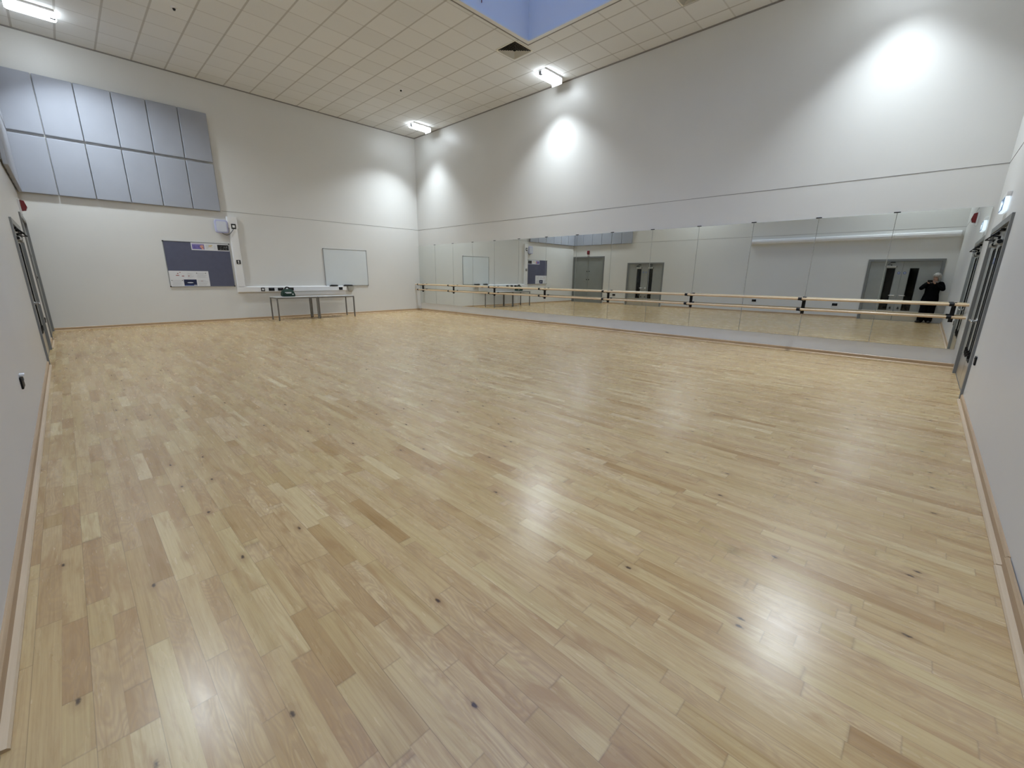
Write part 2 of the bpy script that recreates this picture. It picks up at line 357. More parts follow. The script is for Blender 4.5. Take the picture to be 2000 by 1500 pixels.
for k in range(3):
    y = VY0 + (VY1-VY0)*k/2; box(bm, VX0+.05, VX1-.05, y-0.05, y+0.05, H+VH+0.01, H+VH+0.11)
obj('window_frame', bm, 'white_paint', win)
bm = nb(); box(bm, VX0, VX1, VY0, VY1, H+VH+0.05, H+VH+0.06); obj('pane', bm, 'pane', win); adopt(win)

DOORS = {'door_1': ('y', .03, 1.93, 2.335), 'door_2': ('y', 3.28, 5.11, 1.99), 'door_3': ('y', 12.41, 14.27, 1.99), 'door_4': ('x', -2.52, -0.50, 2.0)}
def wall_with_holes(name, fn, a0, a1, holes):
    """fn(bm,u0,u1,z0,z1) makes a slab box"""
    bm = nb(); u = a0
    for (h0, h1, hz) in sorted(holes):
        if h0 > u: fn(bm, u, h0, 0, H)
        fn(bm, h0, h1, hz, H); u = h1
    fn(bm, u, a1, 0, H); return struct(name, bm, 'wall')
wall_with_holes('wall_left', lambda b, u0, u1, z0, z1: box(b, u0, u1, YL-0.2, YL, z0, z1), -0.2, XR+0.2, [(a, b, c) for k, (ax, a, b, c) in DOORS.items() if ax == 'y'])
wall_with_holes('wall_right', lambda b, u0, u1, z0, z1: box(b, XR, XR+0.2, u0, u1, z0, z1), YL, 0, [(a, b, c) for k, (ax, a, b, c) in DOORS.items() if ax == 'x'])
bm = nb(); box(bm, -0.2, 0, YL, 0, 0, H); struct('wall_back', bm, 'wall')
bm = nb(); box(bm, -0.2, XR+0.2, 0, 0.2, 0, H); struct('wall_front', bm, 'wall')
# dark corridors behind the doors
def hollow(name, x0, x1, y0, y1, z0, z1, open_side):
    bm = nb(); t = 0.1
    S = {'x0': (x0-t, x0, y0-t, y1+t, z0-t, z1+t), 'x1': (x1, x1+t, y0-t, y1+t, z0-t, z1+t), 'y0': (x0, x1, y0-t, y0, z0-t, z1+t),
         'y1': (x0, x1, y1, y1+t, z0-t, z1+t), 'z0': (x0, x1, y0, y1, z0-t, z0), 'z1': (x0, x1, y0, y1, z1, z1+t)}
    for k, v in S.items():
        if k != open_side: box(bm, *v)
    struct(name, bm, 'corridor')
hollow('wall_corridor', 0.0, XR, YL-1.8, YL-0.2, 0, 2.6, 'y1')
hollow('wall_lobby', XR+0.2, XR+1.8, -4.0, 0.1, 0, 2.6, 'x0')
# wall joint groove and ceiling shadow gap, their shade coloured onto thin strips
ZS = 2.925
bm = nb(); box(bm, 0, XR, -0.0025, 0, ZS-0.004, ZS+0.004); struct('trim_3', bm, 'seam')
bm = nb(); box(bm, 0, 0.0025, -6.2, 0, ZS-0.004, ZS+0.004); struct('trim_4', bm, 'seam')
bm = nb(); box(bm, 3.45, XR, YL, YL+0.0025, ZS-0.004, ZS+0.004); struct('trim_5', bm, 'seam')
bm = nb(); box(bm, XR-0.0025, XR, YL, 0, ZS-0.004, ZS+0.004); struct('trim_6', bm, 'seam')
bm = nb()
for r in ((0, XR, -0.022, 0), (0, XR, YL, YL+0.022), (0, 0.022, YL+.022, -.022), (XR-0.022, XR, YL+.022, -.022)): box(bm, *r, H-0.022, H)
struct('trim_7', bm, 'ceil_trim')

# skirting boards: upright board plus flat strip at its foot
def skirting(name, axis, a, b, wallpos, sgn, off=0.0):
    r = bpy.data.objects.new(name, None); COL.objects.link(r); r['kind'] = 'structure'
    T, HH, SW, SH = 0.016, 0.066, 0.024, 0.011
    wp = wallpos + sgn*off
    prof = [(wp, 0), (wp+sgn*T, 0), (wp+sgn*T, HH-0.008), (wp+sgn*(T-0.008), HH), (wp, HH)]
    st = [(wp+sgn*T, 0.0), (wp+sgn*(T+SW), 0.0), (wp+sgn*(T+SW), SH*0.5), (wp+sgn*(T+SW-0.006), SH), (wp+sgn*T, SH+0.003)]
    for nm, pr, mm in (('skirting_board', prof, 'skirt_'), ('floor_strip', st, 'strip_')):
        bm = nb()
        if axis == 'x': prism(bm, pr, 0, a, b)
        else:
            prism(bm, pr, 1, a, b)
        obj(nm, bm, mm+axis, r)
    r.location = ((a+b)/2, wallpos, 0) if axis == 'x' else (wallpos, (a+b)/2, 0)
    adopt(r); return r
skirting('baseboard_front', 'x', 0.0, XR, 0.0, -1)
skirting('baseboard_back', 'y', YL+0.02, -0.04, 0.0, 1)
bl = [(1.99, 3.22), (5.17, 12.39)]
for k, (a, b) in enumerate(bl): skirting('baseboard_left', 'x', a, b, YL, 1)
skirting('baseboard_right', 'y', -6.585, -2.56, XR, -1)
skirting('baseboard_right', 'y', YL+0.04, -6.595, XR, -1, 0.004)

# ------------------------------------------------------------------ doors
def loc_fn(ax):
    # local door frame: u along wall, d = distance into the room from the wall face, z up
    if ax == 'y': return lambda bm, u0, u1, d0, d1, z0, z1, bev=0.0: box(bm, u0, u1, YL+min(d0, d1), YL+max(d0, d1), z0, z1, bev)
    return lambda bm, u0, u1, d0, d1, z0, z1, bev=0.0: box(bm, XR-max(d0, d1), XR-min(d0, d1), u0, u1, z0, z1, bev)
def pt(ax, u, d, z): return Vector((u, YL+d, z)) if ax == 'y' else Vector((XR-d, u, z))
def make_door(name, closers=(1, 1), glass=True):
    ax, u0, u1, ht = DOORS[name]; B = loc_fn(ax)
    r = bpy.data.objects.new(name, None); COL.objects.link(r); r['kind'] = 'structure'
    r.location = pt(ax, (u0+u1)/2, 0, 0)
    FW, PR, RC = 0.062, 0.022, -0.014
    bm = nb()
    B(bm, u0-0.012, u0+FW, RC-0.05, PR, 0, ht+0.012, 0.003); B(bm, u1-FW, u1+0.012, RC-0.05, PR, 0, ht+0.012, 0.003); B(bm, u0+FW, u1-FW, RC-0.05, PR, ht-FW, ht+0.012, 0.003)
    fr = obj('door_frame', bm, 'framegrey', r)
    bm = nb(); B(bm, u0+FW, u1-FW, RC-0.07, RC+0.006, 0, 0.008); obj('threshold', bm, 'steel', r)
    i0, i1 = u0+FW+0.003, u1-FW-0.003; mid = (i0+i1)/2 if name != 'door_3' else 13.31
    for k, (a, b) in enumerate(((i0, mid-0.0025), (mid+0.0025, i1))):
        inner = b if k == 0 else a                      # meeting stile side
        s = -1 if k == 0 else 1
        z0, z1 = 0.008, ht-FW-0.003
        bm = nb(); D0, D1 = RC-0.044, RC
        if glass:
            g0, g1 = sorted((inner+s*0.19, inner+s*0.385)); gz0, gz1 = 0.36, 1.70
            B(bm, a, g0, D0, D1, z0, z1); B(bm, g1, b, D0, D1, z0, z1); B(bm, g0, g1, D0, D1, z0, gz0); B(bm, g0, g1, D0, D1, gz1, z1)
        else: B(bm, a, b, D0, D1, z0, z1, 0.002)
        leaf = obj('door_leaf', bm, 'doorgrey' if glass else 'storegrey', r)
        if glass:
            bm = nb(); B(bm, g0, g1, RC-0.026, RC-0.018, gz0, gz1); obj('glass_pane', bm, 'doorglass', leaf)
            bm = nb()
            for q in ((g0-.014, g0, gz0-.014, gz1+.014), (g1, g1+.014, gz0-.014, gz1+.014), (g0, g1, gz0-.014, gz0), (g0, g1, gz1, gz1+.014)):
                B(bm, q[0], q[1], RC-0.001, RC+0.008, q[2], q[3])
            obj('glazing_bead', bm, 'blackmetal', leaf)
            bm = nb(); B(bm, a+0.01, b-0.01, RC, RC+0.0025, 0.02, 0.335); obj('kick_plate', bm, 'steel', leaf)
            # lever handle with backplate
            hc = inner+s*0.075
            bm = nb(); seg(bm, pt(ax, hc, RC, .83), pt(ax, hc, RC+.009, .83), .026)
            seg(bm, pt(ax, hc, RC+.005, .83), pt(ax, hc, RC+.055, .83), .011); tube(bm, [pt(ax, hc, RC+.055, .83), pt(ax, hc+s*.05, RC+.058, .83), pt(ax, hc+s*.125, RC+.056, .83)], .0105, 12)
            ball(bm, pt(ax, hc, RC+.055, .83), .012); ball(bm, pt(ax, hc+s*.125, RC+.056, .83), .0105)
            h = obj('lever_handle', bm, 'chrome', leaf, True); h['label'] = 'chrome lever handle'
            # flush bolts and floor stops near the foot
            for bz, bu in ((0.415, inner+s*0.10), (0.415, inner+s*0.30)):
                bm = nb(); B(bm, bu-.028, bu+.028, RC, RC+.02, bz-.012, bz+.012, .003); seg(bm, pt(ax, bu, RC+.01, bz-.03), pt(ax, bu, RC+.01, bz+.05), .010)
                obj('door_bolt', bm, 'black', leaf, True)
            # round fire-door sign
            su = inner+s*0.07; bm = nb()
            seg(bm, pt(ax, su, RC, 1.56), pt(ax, su, RC+.002, 1.56), .038, n=32); obj('round_sign', bm, 'signblue', leaf)
            bm = nb()
            for dz, hw in ((.012, .018), (0, .024), (-.012, .018)): B(bm, su-hw, su+hw, RC+.002, RC+.0026, 1.56+dz-.003, 1.56+dz+.003)
            obj('sign_print', bm, 'white', leaf)
            if closers[k]:
                c0, c1 = sorted((inner+s*0.16, inner+s*0.42))
                bm = nb(); B(bm, c0, c1, RC, RC+0.055, 1.735, 1.79, 0.006); cl = obj('closer_body', bm, 'steel', leaf)
                bm = nb(); cm = (c0+c1)/2
                seg(bm, pt(ax, c0, RC+.0275, 1.7625), pt(ax, c0-.012, RC+.0275, 1.7625), .023); seg(bm, pt(ax, c1, RC+.0275, 1.7625), pt(ax, c1+.012, RC+.0275, 1.7625), .023)
                seg(bm, pt(ax, cm, RC+.03, 1.79), pt(ax, cm, RC+.03, 1.83), .012)
                tube(bm, [pt(ax, cm, RC+.03, 1.825), pt(ax, cm+s*.10, RC+.10, 1.83), pt(ax, cm+s*.02, RC+.035, 1.90)], .008)
                B(bm, cm-.04, cm+.08, RC, RC+.04, 1.885, 1.915, .003)
                obj('closer_arm', bm, 'black', leaf, True)
        else:
            for lz in (1.60, 1.18):
                bm = nb(); lu = inner+s*0.065
                seg(bm, pt(ax, lu, RC, lz), pt(ax, lu, RC+.012, lz), .026, n=24)
                if lz < 1.3 and k == 1: B(bm, lu-.008, lu+.008, RC+.012, RC+.022, lz-.02, lz+.02, .002)
                obj('lock_rose', bm, 'blackmetal', leaf, True)
    adopt_door(r)
    return r
def adopt_door(r):
    # leaf children share the leaf's (identity) transform, so only the first level is shifted
    for ch in [o for o in bpy.data.objects if o.parent is r]: ch.location = -r.location
make_door('door_1', glass=False); make_door('door_2'); make_door('door_3', closers=(1, 0)); make_door('door_4')

# ------------------------------------------------------------------ mirrors
MP, MZ0, MZ1, MT = 1.0357, 0.287, 2.362, 0.006
for i in range(14):
    x0 = -0.010 + i*MP; x1 = x0 + MP
    x0 += 0.0035 if i else 0.016; x1 -= 0.0035
    r = thing('mirror_panel', 'tall frameless mirror panel on the wall, %s of fourteen counted from the far corner' % ORD[i], 'mirror', ((x0+x1)/2, 0, MZ0), 'wall mirror panels')
    bm = nb(); box(bm, x0, x1, -MT-.004, -.0045, MZ0, MZ1, 0.001, 1); o = obj('mirror_glass', bm, 'mirror', r)
    bm = nb(); box(bm, x0+.01, x1-.01, -.0045, -.001, MZ0+.01, MZ1-.01); obj('backing', bm, 'blackmetal', r)
    if i < 13:
        bm = nb(); box(bm, x1-0.04, x1+0.045, -MT-.012, -.001, MZ1+0.002, MZ1+0.016, .002); obj('top_clip', bm, 'black', r)
    adopt(r)

# ------------------------------------------------------------------ ballet barre
BY = -0.215; ZU, ZL_, BR = 0.975, 0.787, 0.0215
bar = thing('ballet_barre', 'double wooden ballet barre on black brackets running along the mirrors', 'barre', (XR/2, BY, ZL_))
bx = [0.20] + [-0.01+2*MP*k for k in range(1, 7)] + [14.36]
bounds = [0.02] + [b for b in bx[1:7]] + [XR-0.02]
for z in (ZU, ZL_):
    for k in range(7):
        bm = nb(); seg(bm, (bounds[k]+.002, BY, z), (bounds[k+1]-.002, BY, z), BR, n=28)
        obj('rail', bm, 'barre', bar, True)
for k, x in enumerate(bx):
    bm = nb(); box(bm, x-.026, x+.026, -.028, -.0115, 0.70, 1.0, .002)
    for z in (ZU, ZL_):
        box(bm, x-.012, x+.012, BY+BR, -.026, z-.022, z+.006, .002)
        prism(bm, [(BY+BR, z-.02), (-.020, z-.055), (-.020, z-.02)], 0, x-.005, x+.005)
    br = obj('bracket', bm, 'blackmetal', bar)
    for z in (ZU, ZL_):
        bm = nb(); seg(bm, (x-.06, BY, z), (x-.005, BY, z), BR+.006, n=28); box(bm, x-.014, x+.014, BY-.012, BY+BR+.004, z-BR-.010, z-BR+.004, .002)
        obj('clamp', bm, 'black', br, True)
adopt(bar)

# ------------------------------------------------------------------ acoustic panels
def acoustic(axis, i, row):
    z0 = 2.90 if row == 0 else 4.085; z1 = z0+1.135
    if axis == 'b':
        a = YL + 0.015 + i*0.597; b = a+0.585
        where = 'on back wall, %s from corner, %s row' % (ORD[i], 'lower' if row == 0 else 'upper')
        bx_ = (0.02, 0.075, a, b, z0, z1); loc = (0, (a+b)/2, z0)
    else:
        a = 0.085 + i*0.560; b = a+0.55
        where = 'above the doors, %s from corner, %s row' % (ORD[i], 'lower' if row == 0 else 'upper')
        bx_ = (a, b, YL+0.02, YL+0.075, z0, z1); loc = ((a+b)/2, YL, z0)
    r = thing('acoustic_panel', 'pale blue-grey acoustic panel '+where, 'acoustic panel', loc, 'acoustic panels on the back wall' if axis == 'b' else 'acoustic panels on the side wall')
    bm = nb(); box(bm, *bx_, 0.014, 2); obj('fabric_face', bm, 'acoustic', r)
    bm = nb()
    if axis == 'b': box(bm, 0, 0.02, a+.08, b-.08, z0+.08, z1-.08)
    else: box(bm, a+.08, b-.08, YL, YL+0.02, z0+.08, z1-.08)
    obj('mounting_batten', bm, 'white_paint', r); adopt(r)
for row in (0, 1):
    for i in range(6): acoustic('b', i, row); acoustic('l', i, row)

# ------------------------------------------------------------------ ceiling lights
def make_light(cx, cy, label):
    r = thing('ceiling_light', label, 'light', (cx, cy, H), 'twin-tube ceiling lights')
    L = 0.32
    bm = nb(); box(bm, cx-.16, cx+.16, cy-L, cy+L, H-.035, H-.001, .006); obj('housing', bm, 'white', r)
    for s in (-1, 1):
        bm = nb(); seg(bm, (cx+s*.095, cy-L+.02, H-.07), (cx+s*.095, cy+L-.05, H-.07), .046, n=24); ball(bm, Vector((cx+s*.095, cy-L+.02, H-.07)), .046); ball(bm, Vector((cx+s*.095, cy+L-.05, H-.07)), .046)
        obj('tube_diffuser', bm, 'tube', r, True)
    bm = nb(); box(bm, cx-.04, cx+.04, cy-L-.01, cy-L+.07, H-.10, H-.035, .006); obj('end_cap', bm, 'dkgrey', r)
    bm = nb(); box(bm, cx-.155, cx+.155, cy+L-.004, cy+L+.004, H-.155, H-.035, .002); obj('light_block_plate', bm, 'white', r)  # added plate, blocks tube light from the wall close by
    ld = bpy.data.lights.new('lamp_beam', 'AREA'); ld.shape = 'RECTANGLE'; ld.size = 0.30; ld.size_y = 0.40; ld.energy = BEAM_POWER; ld.color = LIGHT_COL; ld.spread = BEAM_SPREAD
    lo = bpy.data.objects.new('lamp_beam', ld); COL.objects.link(lo); lo.parent = r; lo.location = (cx, cy, H-.205); lo.rotation_euler = (-BEAM_TILT, 0, 0)
    adopt(r); return r
beam_wide = bpy.data.lights.new('lamp_beam', 'AREA'); beam_wide.shape = 'RECTANGLE'; beam_wide.size = 0.30; beam_wide.size_y = 0.40
beam_wide.energy = BEAM_POWER*1.05; beam_wide.color = LIGHT_COL; beam_wide.spread = math.radians(150)
beam_main = beam_wide.copy(); beam_main.energy = BEAM_POWER; beam_main.spread = math.radians(113)
beam_mid = beam_wide.copy(); beam_mid.spread = math.radians(124)
beam_near = beam_wide.copy(); beam_near.spread = math.radians(102)
lt = make_light(1.28, -0.63, 'twin-tube ceiling light nearest the far corner, beside the mirror wall')
for (x, y, l) in ((6.6, -0.58, 'twin-tube ceiling light by the air vent and the mirror wall'),
                  (1.3, -9.05, 'twin-tube ceiling light above the acoustic panels at the left'),
                  (6.6, -9.05, 'twin-tube ceiling light midway along the door wall'),
                  (13.1, -0.6, 'twin-tube ceiling light over the near end of the mirrors'),
                  (13.1, -9.05, 'twin-tube ceiling light over the corner where the person stands')):
    q = dup(lt, (x, y, H), l)
    if x == 6.6 and y > -5:
        for ch in q.children:
            if ch.type == 'LIGHT': ch.data = beam_main
    if y < -5:
        q.rotation_euler = (0, 0, PI)
        for ch in q.children:
            if ch.type == 'LIGHT': ch.data = beam_wide if x > 3 else beam_mid
    elif x > 10:
        for ch in q.children:
            if ch.type == 'LIGHT': ch.data = beam_near

# ------------------------------------------------------------------ ceiling vents, detectors
def make_vent(cx, cy, label):
    r = thing('air_vent', label, 'air vent', (cx, cy, H), 'square ceiling air vents'); S = 0.285
    bm = nb()
    for q in ((-S, S, -S, -S+.03), (-S, S, S-.03, S), (-S, -S+.03, -S+.03, S-.03), (S-.03, S, -S+.03, S-.03)): box(bm, cx+q[0], cx+q[1], cy+q[2], cy+q[3], H-.010, H-.001)
    obj('vent_frame', bm, 'ventwhite', r)
    bm = nb(); box(bm, cx-S+.03, cx+S-.03, cy-S+.03, cy+S-.03, H-.003, H-.001); obj('vent_void', bm, 'dark', r)
    for k in range(6):
        a = 0.250-k*.036; b = a-.034
        bm = nb(); z0, z1 = H-.026, H-.006
        vo = [bm.verts.new((cx+sx*a, cy+sy*a, z0)) for sx, sy in ((-1, -1), (1, -1), (1, 1), (-1, 1))]
        vi = [bm.verts.new((cx+sx*b, cy+sy*b, z1)) for sx, sy in ((-1, -1), (1, -1), (1, 1), (-1, 1))]
        for i in range(4): bm.faces.new((vo[i], vo[(i+1) % 4], vi[(i+1) % 4], vi[i]))
        bmesh.ops.solidify(bm, geom=bm.faces[:], thickness=0.0015)
        obj('louvre', bm, 'ventwhite', r)
    adopt(r); return r
v = make_vent(6.76, -1.93, 'square louvred air vent beside the skylight corner')
dup(v, (10.27, -1.28, H), 'square louvred air vent cut by the top edge, between skylight and mirror wall')
def make_det(x, y, label):
    r = thing('smoke_detector', label, 'detector', (x, y, H), 'small ceiling detectors')
    bm = nb(); seg(bm, (x, y, H), (x, y, H-.018), .055, .05, 28); obj('base', bm, 'white', r, True)
    bm = nb(); seg(bm, (x, y, H-.018), (x, y, H-.045), .026, .018, 20); obj('sensor', bm, 'black', r, True); adopt(r); return r
d = make_det(3.21, -7.21, 'small round ceiling detector with dark centre above the acoustic panels')
dup(d, (3.22, -2.51, H), 'small round ceiling detector with dark centre left of the air vent')

# ribbon hanging in the skylight shaft
bm = nb(); rx, ry = 7.24, -3.28
n = 12; L0 = H+0.67
vs = []
for i in range(n+1):
    t = i/n; z = L0 - t*0.52; wd = 0.034*math.sin(PI*min(1, t*0.9+0.12))+0.002; ox = 0.012*math.sin(t*5)
    vs.append([bm.verts.new((rx+ox+dx*0.012, ry+wd*sy+ox, z)) for dx, sy in ((-1, 0), (0, -1), (1, 0), (0, 1))])
for i in range(n):
    for k in range(4): bm.faces.new((vs[i][k], vs[i][(k+1) % 4], vs[i+1][(k+1) % 4], vs[i+1][k]))
bm.faces.new(vs[0]); bm.faces.new(vs[-1][::-1])
rr = thing('hanging_balloon', 'dark red deflated balloon hanging in the skylight shaft', 'balloon', (rx, ry, H-0.22))
obj('balloon_skin', bm, 'ribbon', rr, True)
bm = nb(); seg(bm, (rx, ry, L0-.01), (rx, ry, H+VH), .002, n=6); obj('string', bm, 'ribbon', rr); adopt(rr)

# ------------------------------------------------------------------ back wall: trunking, sockets
tk = thing('cable_trunking', 'white L-shaped cable trunking down and along the back wall', 'trunking', (0, -4.5, 0.66))
def tprof(c0, c1, D): # chamfered cross section
    return [(0, c0), (D*.55, c0), (D, c0+.022), (D, c1-.022), (D*.55, c1), (0, c1)]
bm = nb(); pr = tprof(0.775, 0.945, 0.075); prism(bm, [(a, b) for a, b in pr], 1, -6.10, -2.95); obj('horizontal_run', bm, 'white', tk)
bm = nb(); pr = tprof(-6.10, -5.89, 0.072)
prism(bm, [(a, b) for a, b in pr], 2, 0.945, 2.50); obj('vertical_run', bm, 'white', tk)
bm = nb(); prism(bm, tprof(-6.125, -5.865, 0.066), 2, 2.50, 2.79); obj('upper_cover', bm, 'white', tk)
bm = nb(); box(bm, 0, 0.05, -4.90, -2.98, 0.672, 0.774, .004); obj('lower_run', bm, 'white', tk)
adopt(tk)
def socket(name, y, z, w_, h_, label, cat, kind, X0=0.075):
    r = thing(name, label, cat, (X0, y, z), 'black outlets on the white trunking')
    bm = nb(); box(bm, X0, X0+.010, y-w_/2, y+w_/2, z-h_/2, z+h_/2, .003); obj('plate', bm, 'black', r)
    bm = nb()
    if kind == 'module': box(bm, X0+.010, X0+.014, y-w_*.28, y+w_*.28, z-h_*.24, z+h_*.24, .002)
    elif kind == 'h': box(bm, X0+.010, X0+.014, y-w_*.18, y+w_*.18, z+h_*.05, z+h_*.32); box(bm, X0+.010, X0+.014, y-w_*.18, y+w_*.18, z-h_*.32, z-h_*.12)
    if kind != 'double': obj('insert', bm, 'white', r)
    else:
        bm.free()
        for s in (-1, 1):
            bm = nb(); box(bm, X0+.010, X0+.016, y+s*w_*.12-.008, y+s*w_*.12+.008, z+h_*.12, z+h_*.34, .002)
            obj('switch', bm, 'dkgrey', r)
            bm = nb(); box(bm, X0+.010, X0+.0108, y+s*w_*.26-.018, y+s*w_*.26+.018, z-.03, z+.008); obj('outlet_face', bm, 'dark', r)
    adopt(r); return r
socket('data_outlet', -5.985, 2.545, .11, .13, 'black outlet with white insert near the top of the trunking', 'outlet', 'module', 0.066)
socket('data_outlet', -5.99, 1.61, .10, .11, 'small black outlet halfway down the vertical trunking', 'outlet', 'h', 0.072)
socket('data_outlet', -5.47, .858, .10, .10, 'black square outlet with white insert on the horizontal trunking', 'outlet', 'module')
socket('power_socket', -5.24, .858, .155, .085, 'black double socket on the trunking, left of the green bag', 'socket', 'double')
socket('power_socket', -4.99, .858, .155, .085, 'black double socket on the trunking, behind the green bag', 'socket', 'double')
socket('power_socket', -4.70, .858, .155, .085, 'black double socket on the trunking, right of the green bag', 'socket', 'double')
socket('power_socket', -3.15, .858, .12, .085, 'black double socket at the right end of the trunking', 'socket', 'double')

# wireless unit with cable
ap = thing('wireless_unit', 'pale lavender rounded square wireless unit beside the trunking top', 'wireless unit', (0.0, -6.27, 2.35))
bm = nb(); box(bm, 0.0, 0.05, -6.32, -6.22, 2.46, 2.58); obj('wall_bracket', bm, 'white', ap)
def rsq(bm, cy, cz, hw, hh, rr, x0, x1):
    poly = []
    for (sy, sz, a0) in ((1, 1, 0), (-1, 1, 90), (-1, -1, 180), (1, -1, 270)):
        for k in range(7):
            a = math.radians(a0+k*15); poly.append((cy+sy*(hw-rr)+rr*math.cos(a), cz+sz*(hh-rr)+rr*math.sin(a)))
    prism(bm, poly, 0, x0, x1)
bm = nb(); rsq(bm, -6.27, 2.52, .155, .17, .06, .05, .085); o = obj('casing', bm, 'lavender', ap)
o.modifiers.new('bevel', 'BEVEL').width = 0.01
bm = nb(); rsq(bm, -6.27, 2.52, .118, .132, .045, .085, .097); o = obj('face', bm, 'lavpale', ap)
adopt(ap)
bm = nb(); pts = []
for i in range(19):
    t = i/18; y = -6.28+t*(0.295); z = 2.365*(1-t)+2.50*t-0.13*math.sin(PI*t)**0.9*(1-0.25*t); pts.append((0.088, y, z))
pts[0] = (0.07, -6.28, 2.352); pts[-1] = (0.082, -5.985, 2.49)
tube(bm, pts, .0075, 8); o = obj('cable', bm, 'dkgrey', None, True); setorigin(o, (0.09, -6.13, 2.3)); tag(o, 'thin dark cable looping from the wireless unit to the trunking', 'cable')

# ------------------------------------------------------------------ noticeboard
nbd = thing('noticeboard', 'blue-grey felt noticeboard in a thin aluminium frame on the back wall', 'noticeboard', (0, -6.86, 0.95))
y0, y1, z0, z1 = -7.585, -6.14, 0.945, 2.09
bm = nb(); box(bm, 0.002, 0.018, y0+.012, y1-.012, z0+.012, z1-.012); obj('felt_panel', bm, 'felt', nbd)
def framebars(y0, y1, z0, z1, w_, d_):
    bm = nb(); box(bm, 0, d_, y0, y1, z0, z0+w_, .002); box(bm, 0, d_, y0, y1, z1-w_, z1, .002); box(bm, 0, d_, y0, y0+w_, z0+w_, z1-w_, .002); box(bm, 0, d_, y1-w_, y1, z0+w_, z1-w_, .002); return bm
obj('board_frame', framebars(y0, y1, z0, z1, .014, .024), 'alu', nbd)
for (cy, cz) in ((y0, z0), (y0, z1), (y1, z0), (y1, z1)):
    bm = nb(); sy = .026 if cy == y0 else -.026; sz = .026 if cz == z0 else -.026
    box(bm, -.0, .029, min(cy-.002*(1 if sy > 0 else -1), cy+sy), max(cy-.002*(1 if sy > 0 else -1), cy+sy), min(cz, cz+sz), max(cz, cz+sz), .003); obj('corner_cap', bm, 'black', nbd)
adopt(nbd)
def R(bm, y0, y1, z0, z1, x0, x1): box(bm, x0, x1, y0, y1, z0, z1)
# top strip
ps = thing('poster_strip', 'white poster strip with three slides at the top of the noticeboard', 'poster', (0.018, -6.58, 1.885))
bm = nb(); R(bm, -7.005, -6.155, 1.885, 2.072, .0185, .0200); obj('sheet', bm, 'paper', ps)
bm = nb(); R(bm, -6.985, -6.72, 1.908, 2.047, .02, .0206); obj('purple_slide', bm, 'picpurple', ps)
bm = nb(); R(bm, -6.985, -6.72, 2.020, 2.047, .0206, .0209); obj('slide_band', bm, 'piclilac', ps)
bm = nb(); ball(bm, Vector((.0206, -6.775, 1.98)), .042, .02, 1, .8); ball(bm, Vector((.0206, -6.76, 1.935)), .03, .02, 1, .8); obj('slide_figure', bm, 'picpeach', ps)
bm = nb()
for k in range(6): R(bm, -6.69+.01*(k % 2), -6.64+.008*k, 1.925+k*.019, 1.931+k*.019, .02, .0204)
for k in range(5): R(bm, -6.51, -6.455-.006*(k % 3), 1.925+k*.022, 1.930+k*.022, .02, .0204)
obj('print_lines', bm, 'inkgrey', ps)
bm = nb(); R(bm, -6.64, -6.53, 1.965, 1.973, .02, .0206); R(bm, -6.62, -6.56, 1.985, 2.02, .02, .0206); R(bm, -6.585, -6.535, 2.0, 2.03, .0206, .0209); obj('slide_figure', bm, 'inkyellow', ps)
bm = nb(); R(bm, -6.425, -6.165, 1.905, 2.045, .02, .0206); obj('black_slide', bm, 'picblack', ps)
bm = nb(); random.seed(4)
for k in range(16):
    yy = random.uniform(-6.40, -6.21); zz = random.uniform(1.925, 2.02); R(bm, yy, yy+random.uniform(.012, .035), zz, zz+.004, .0206, .0209)
obj('print_lines', bm, 'inkgrey', ps); adopt(ps)
# bottom sheet
ps = thing('poster_sheet', 'white poster sheet with six slides at the bottom left of the noticeboard', 'poster', (0.018, -7.14, 0.96))
bm = nb(); R(bm, -7.568, -6.722, .962, 1.352, .0185, .0200); obj('sheet', bm, 'paper', ps)
bm = nb(); R(bm, -7.285, -7.01, .975, 1.135, .02, .0206); obj('navy_slide', bm, 'picnavy', ps)
bm = nb(); R(bm, -7.285, -7.08, .975, 1.0, .0206, .0209); obj('slide_band', bm, 'picblue', ps)
bm = nb(); ball(bm, Vector((.0206, -7.15, 1.055)), .055, .012, 1.2, .22); R(bm, -7.08, -7.012, .985, .998, .0206, .0209); obj('slide_figure', bm, 'paper', ps)
bm = nb(); random.seed(9)
for (a, b, c, d_) in ((-7.54, -7.30, .98, 1.12), (-6.99, -6.74, .98, 1.13), (-7.0, -6.76, 1.18, 1.31), (-7.20, -7.04, 1.16, 1.31)):
    z = c
    while z < d_:
        st = a+random.uniform(0, .03); R(bm, st, b-random.uniform(0, .08), z, z+.004, .02, .0204); z += .017
obj('print_lines', bm, 'inkgrey', ps)
bm = nb()
for (yy, zz, w_, h_) in ((-7.43, 1.23, .07, .018), (-7.31, 1.21, .05, .02), (-7.40, 1.275, .03, .02), (-7.18, 1.215, .035, .016), (-7.345, 1.30, .02, .02), (-6.92, 1.09, .05, .008)): R(bm, yy, yy+w_, zz, zz+h_, .0204, .0207)
obj('slide_figure', bm, 'inkred', ps)
bm = nb()
for (yy, zz) in ((-7.53, 1.11), (-7.31, 1.11), (-6.98, 1.30), (-6.785, 1.30)): prism(bm, [(yy-.012, zz-.012), (yy+.012, zz-.002), (yy-.006, zz+.014)], 0, .0204, .0207)
obj('arrow_mark', bm, 'inkdark', ps); adopt(ps)

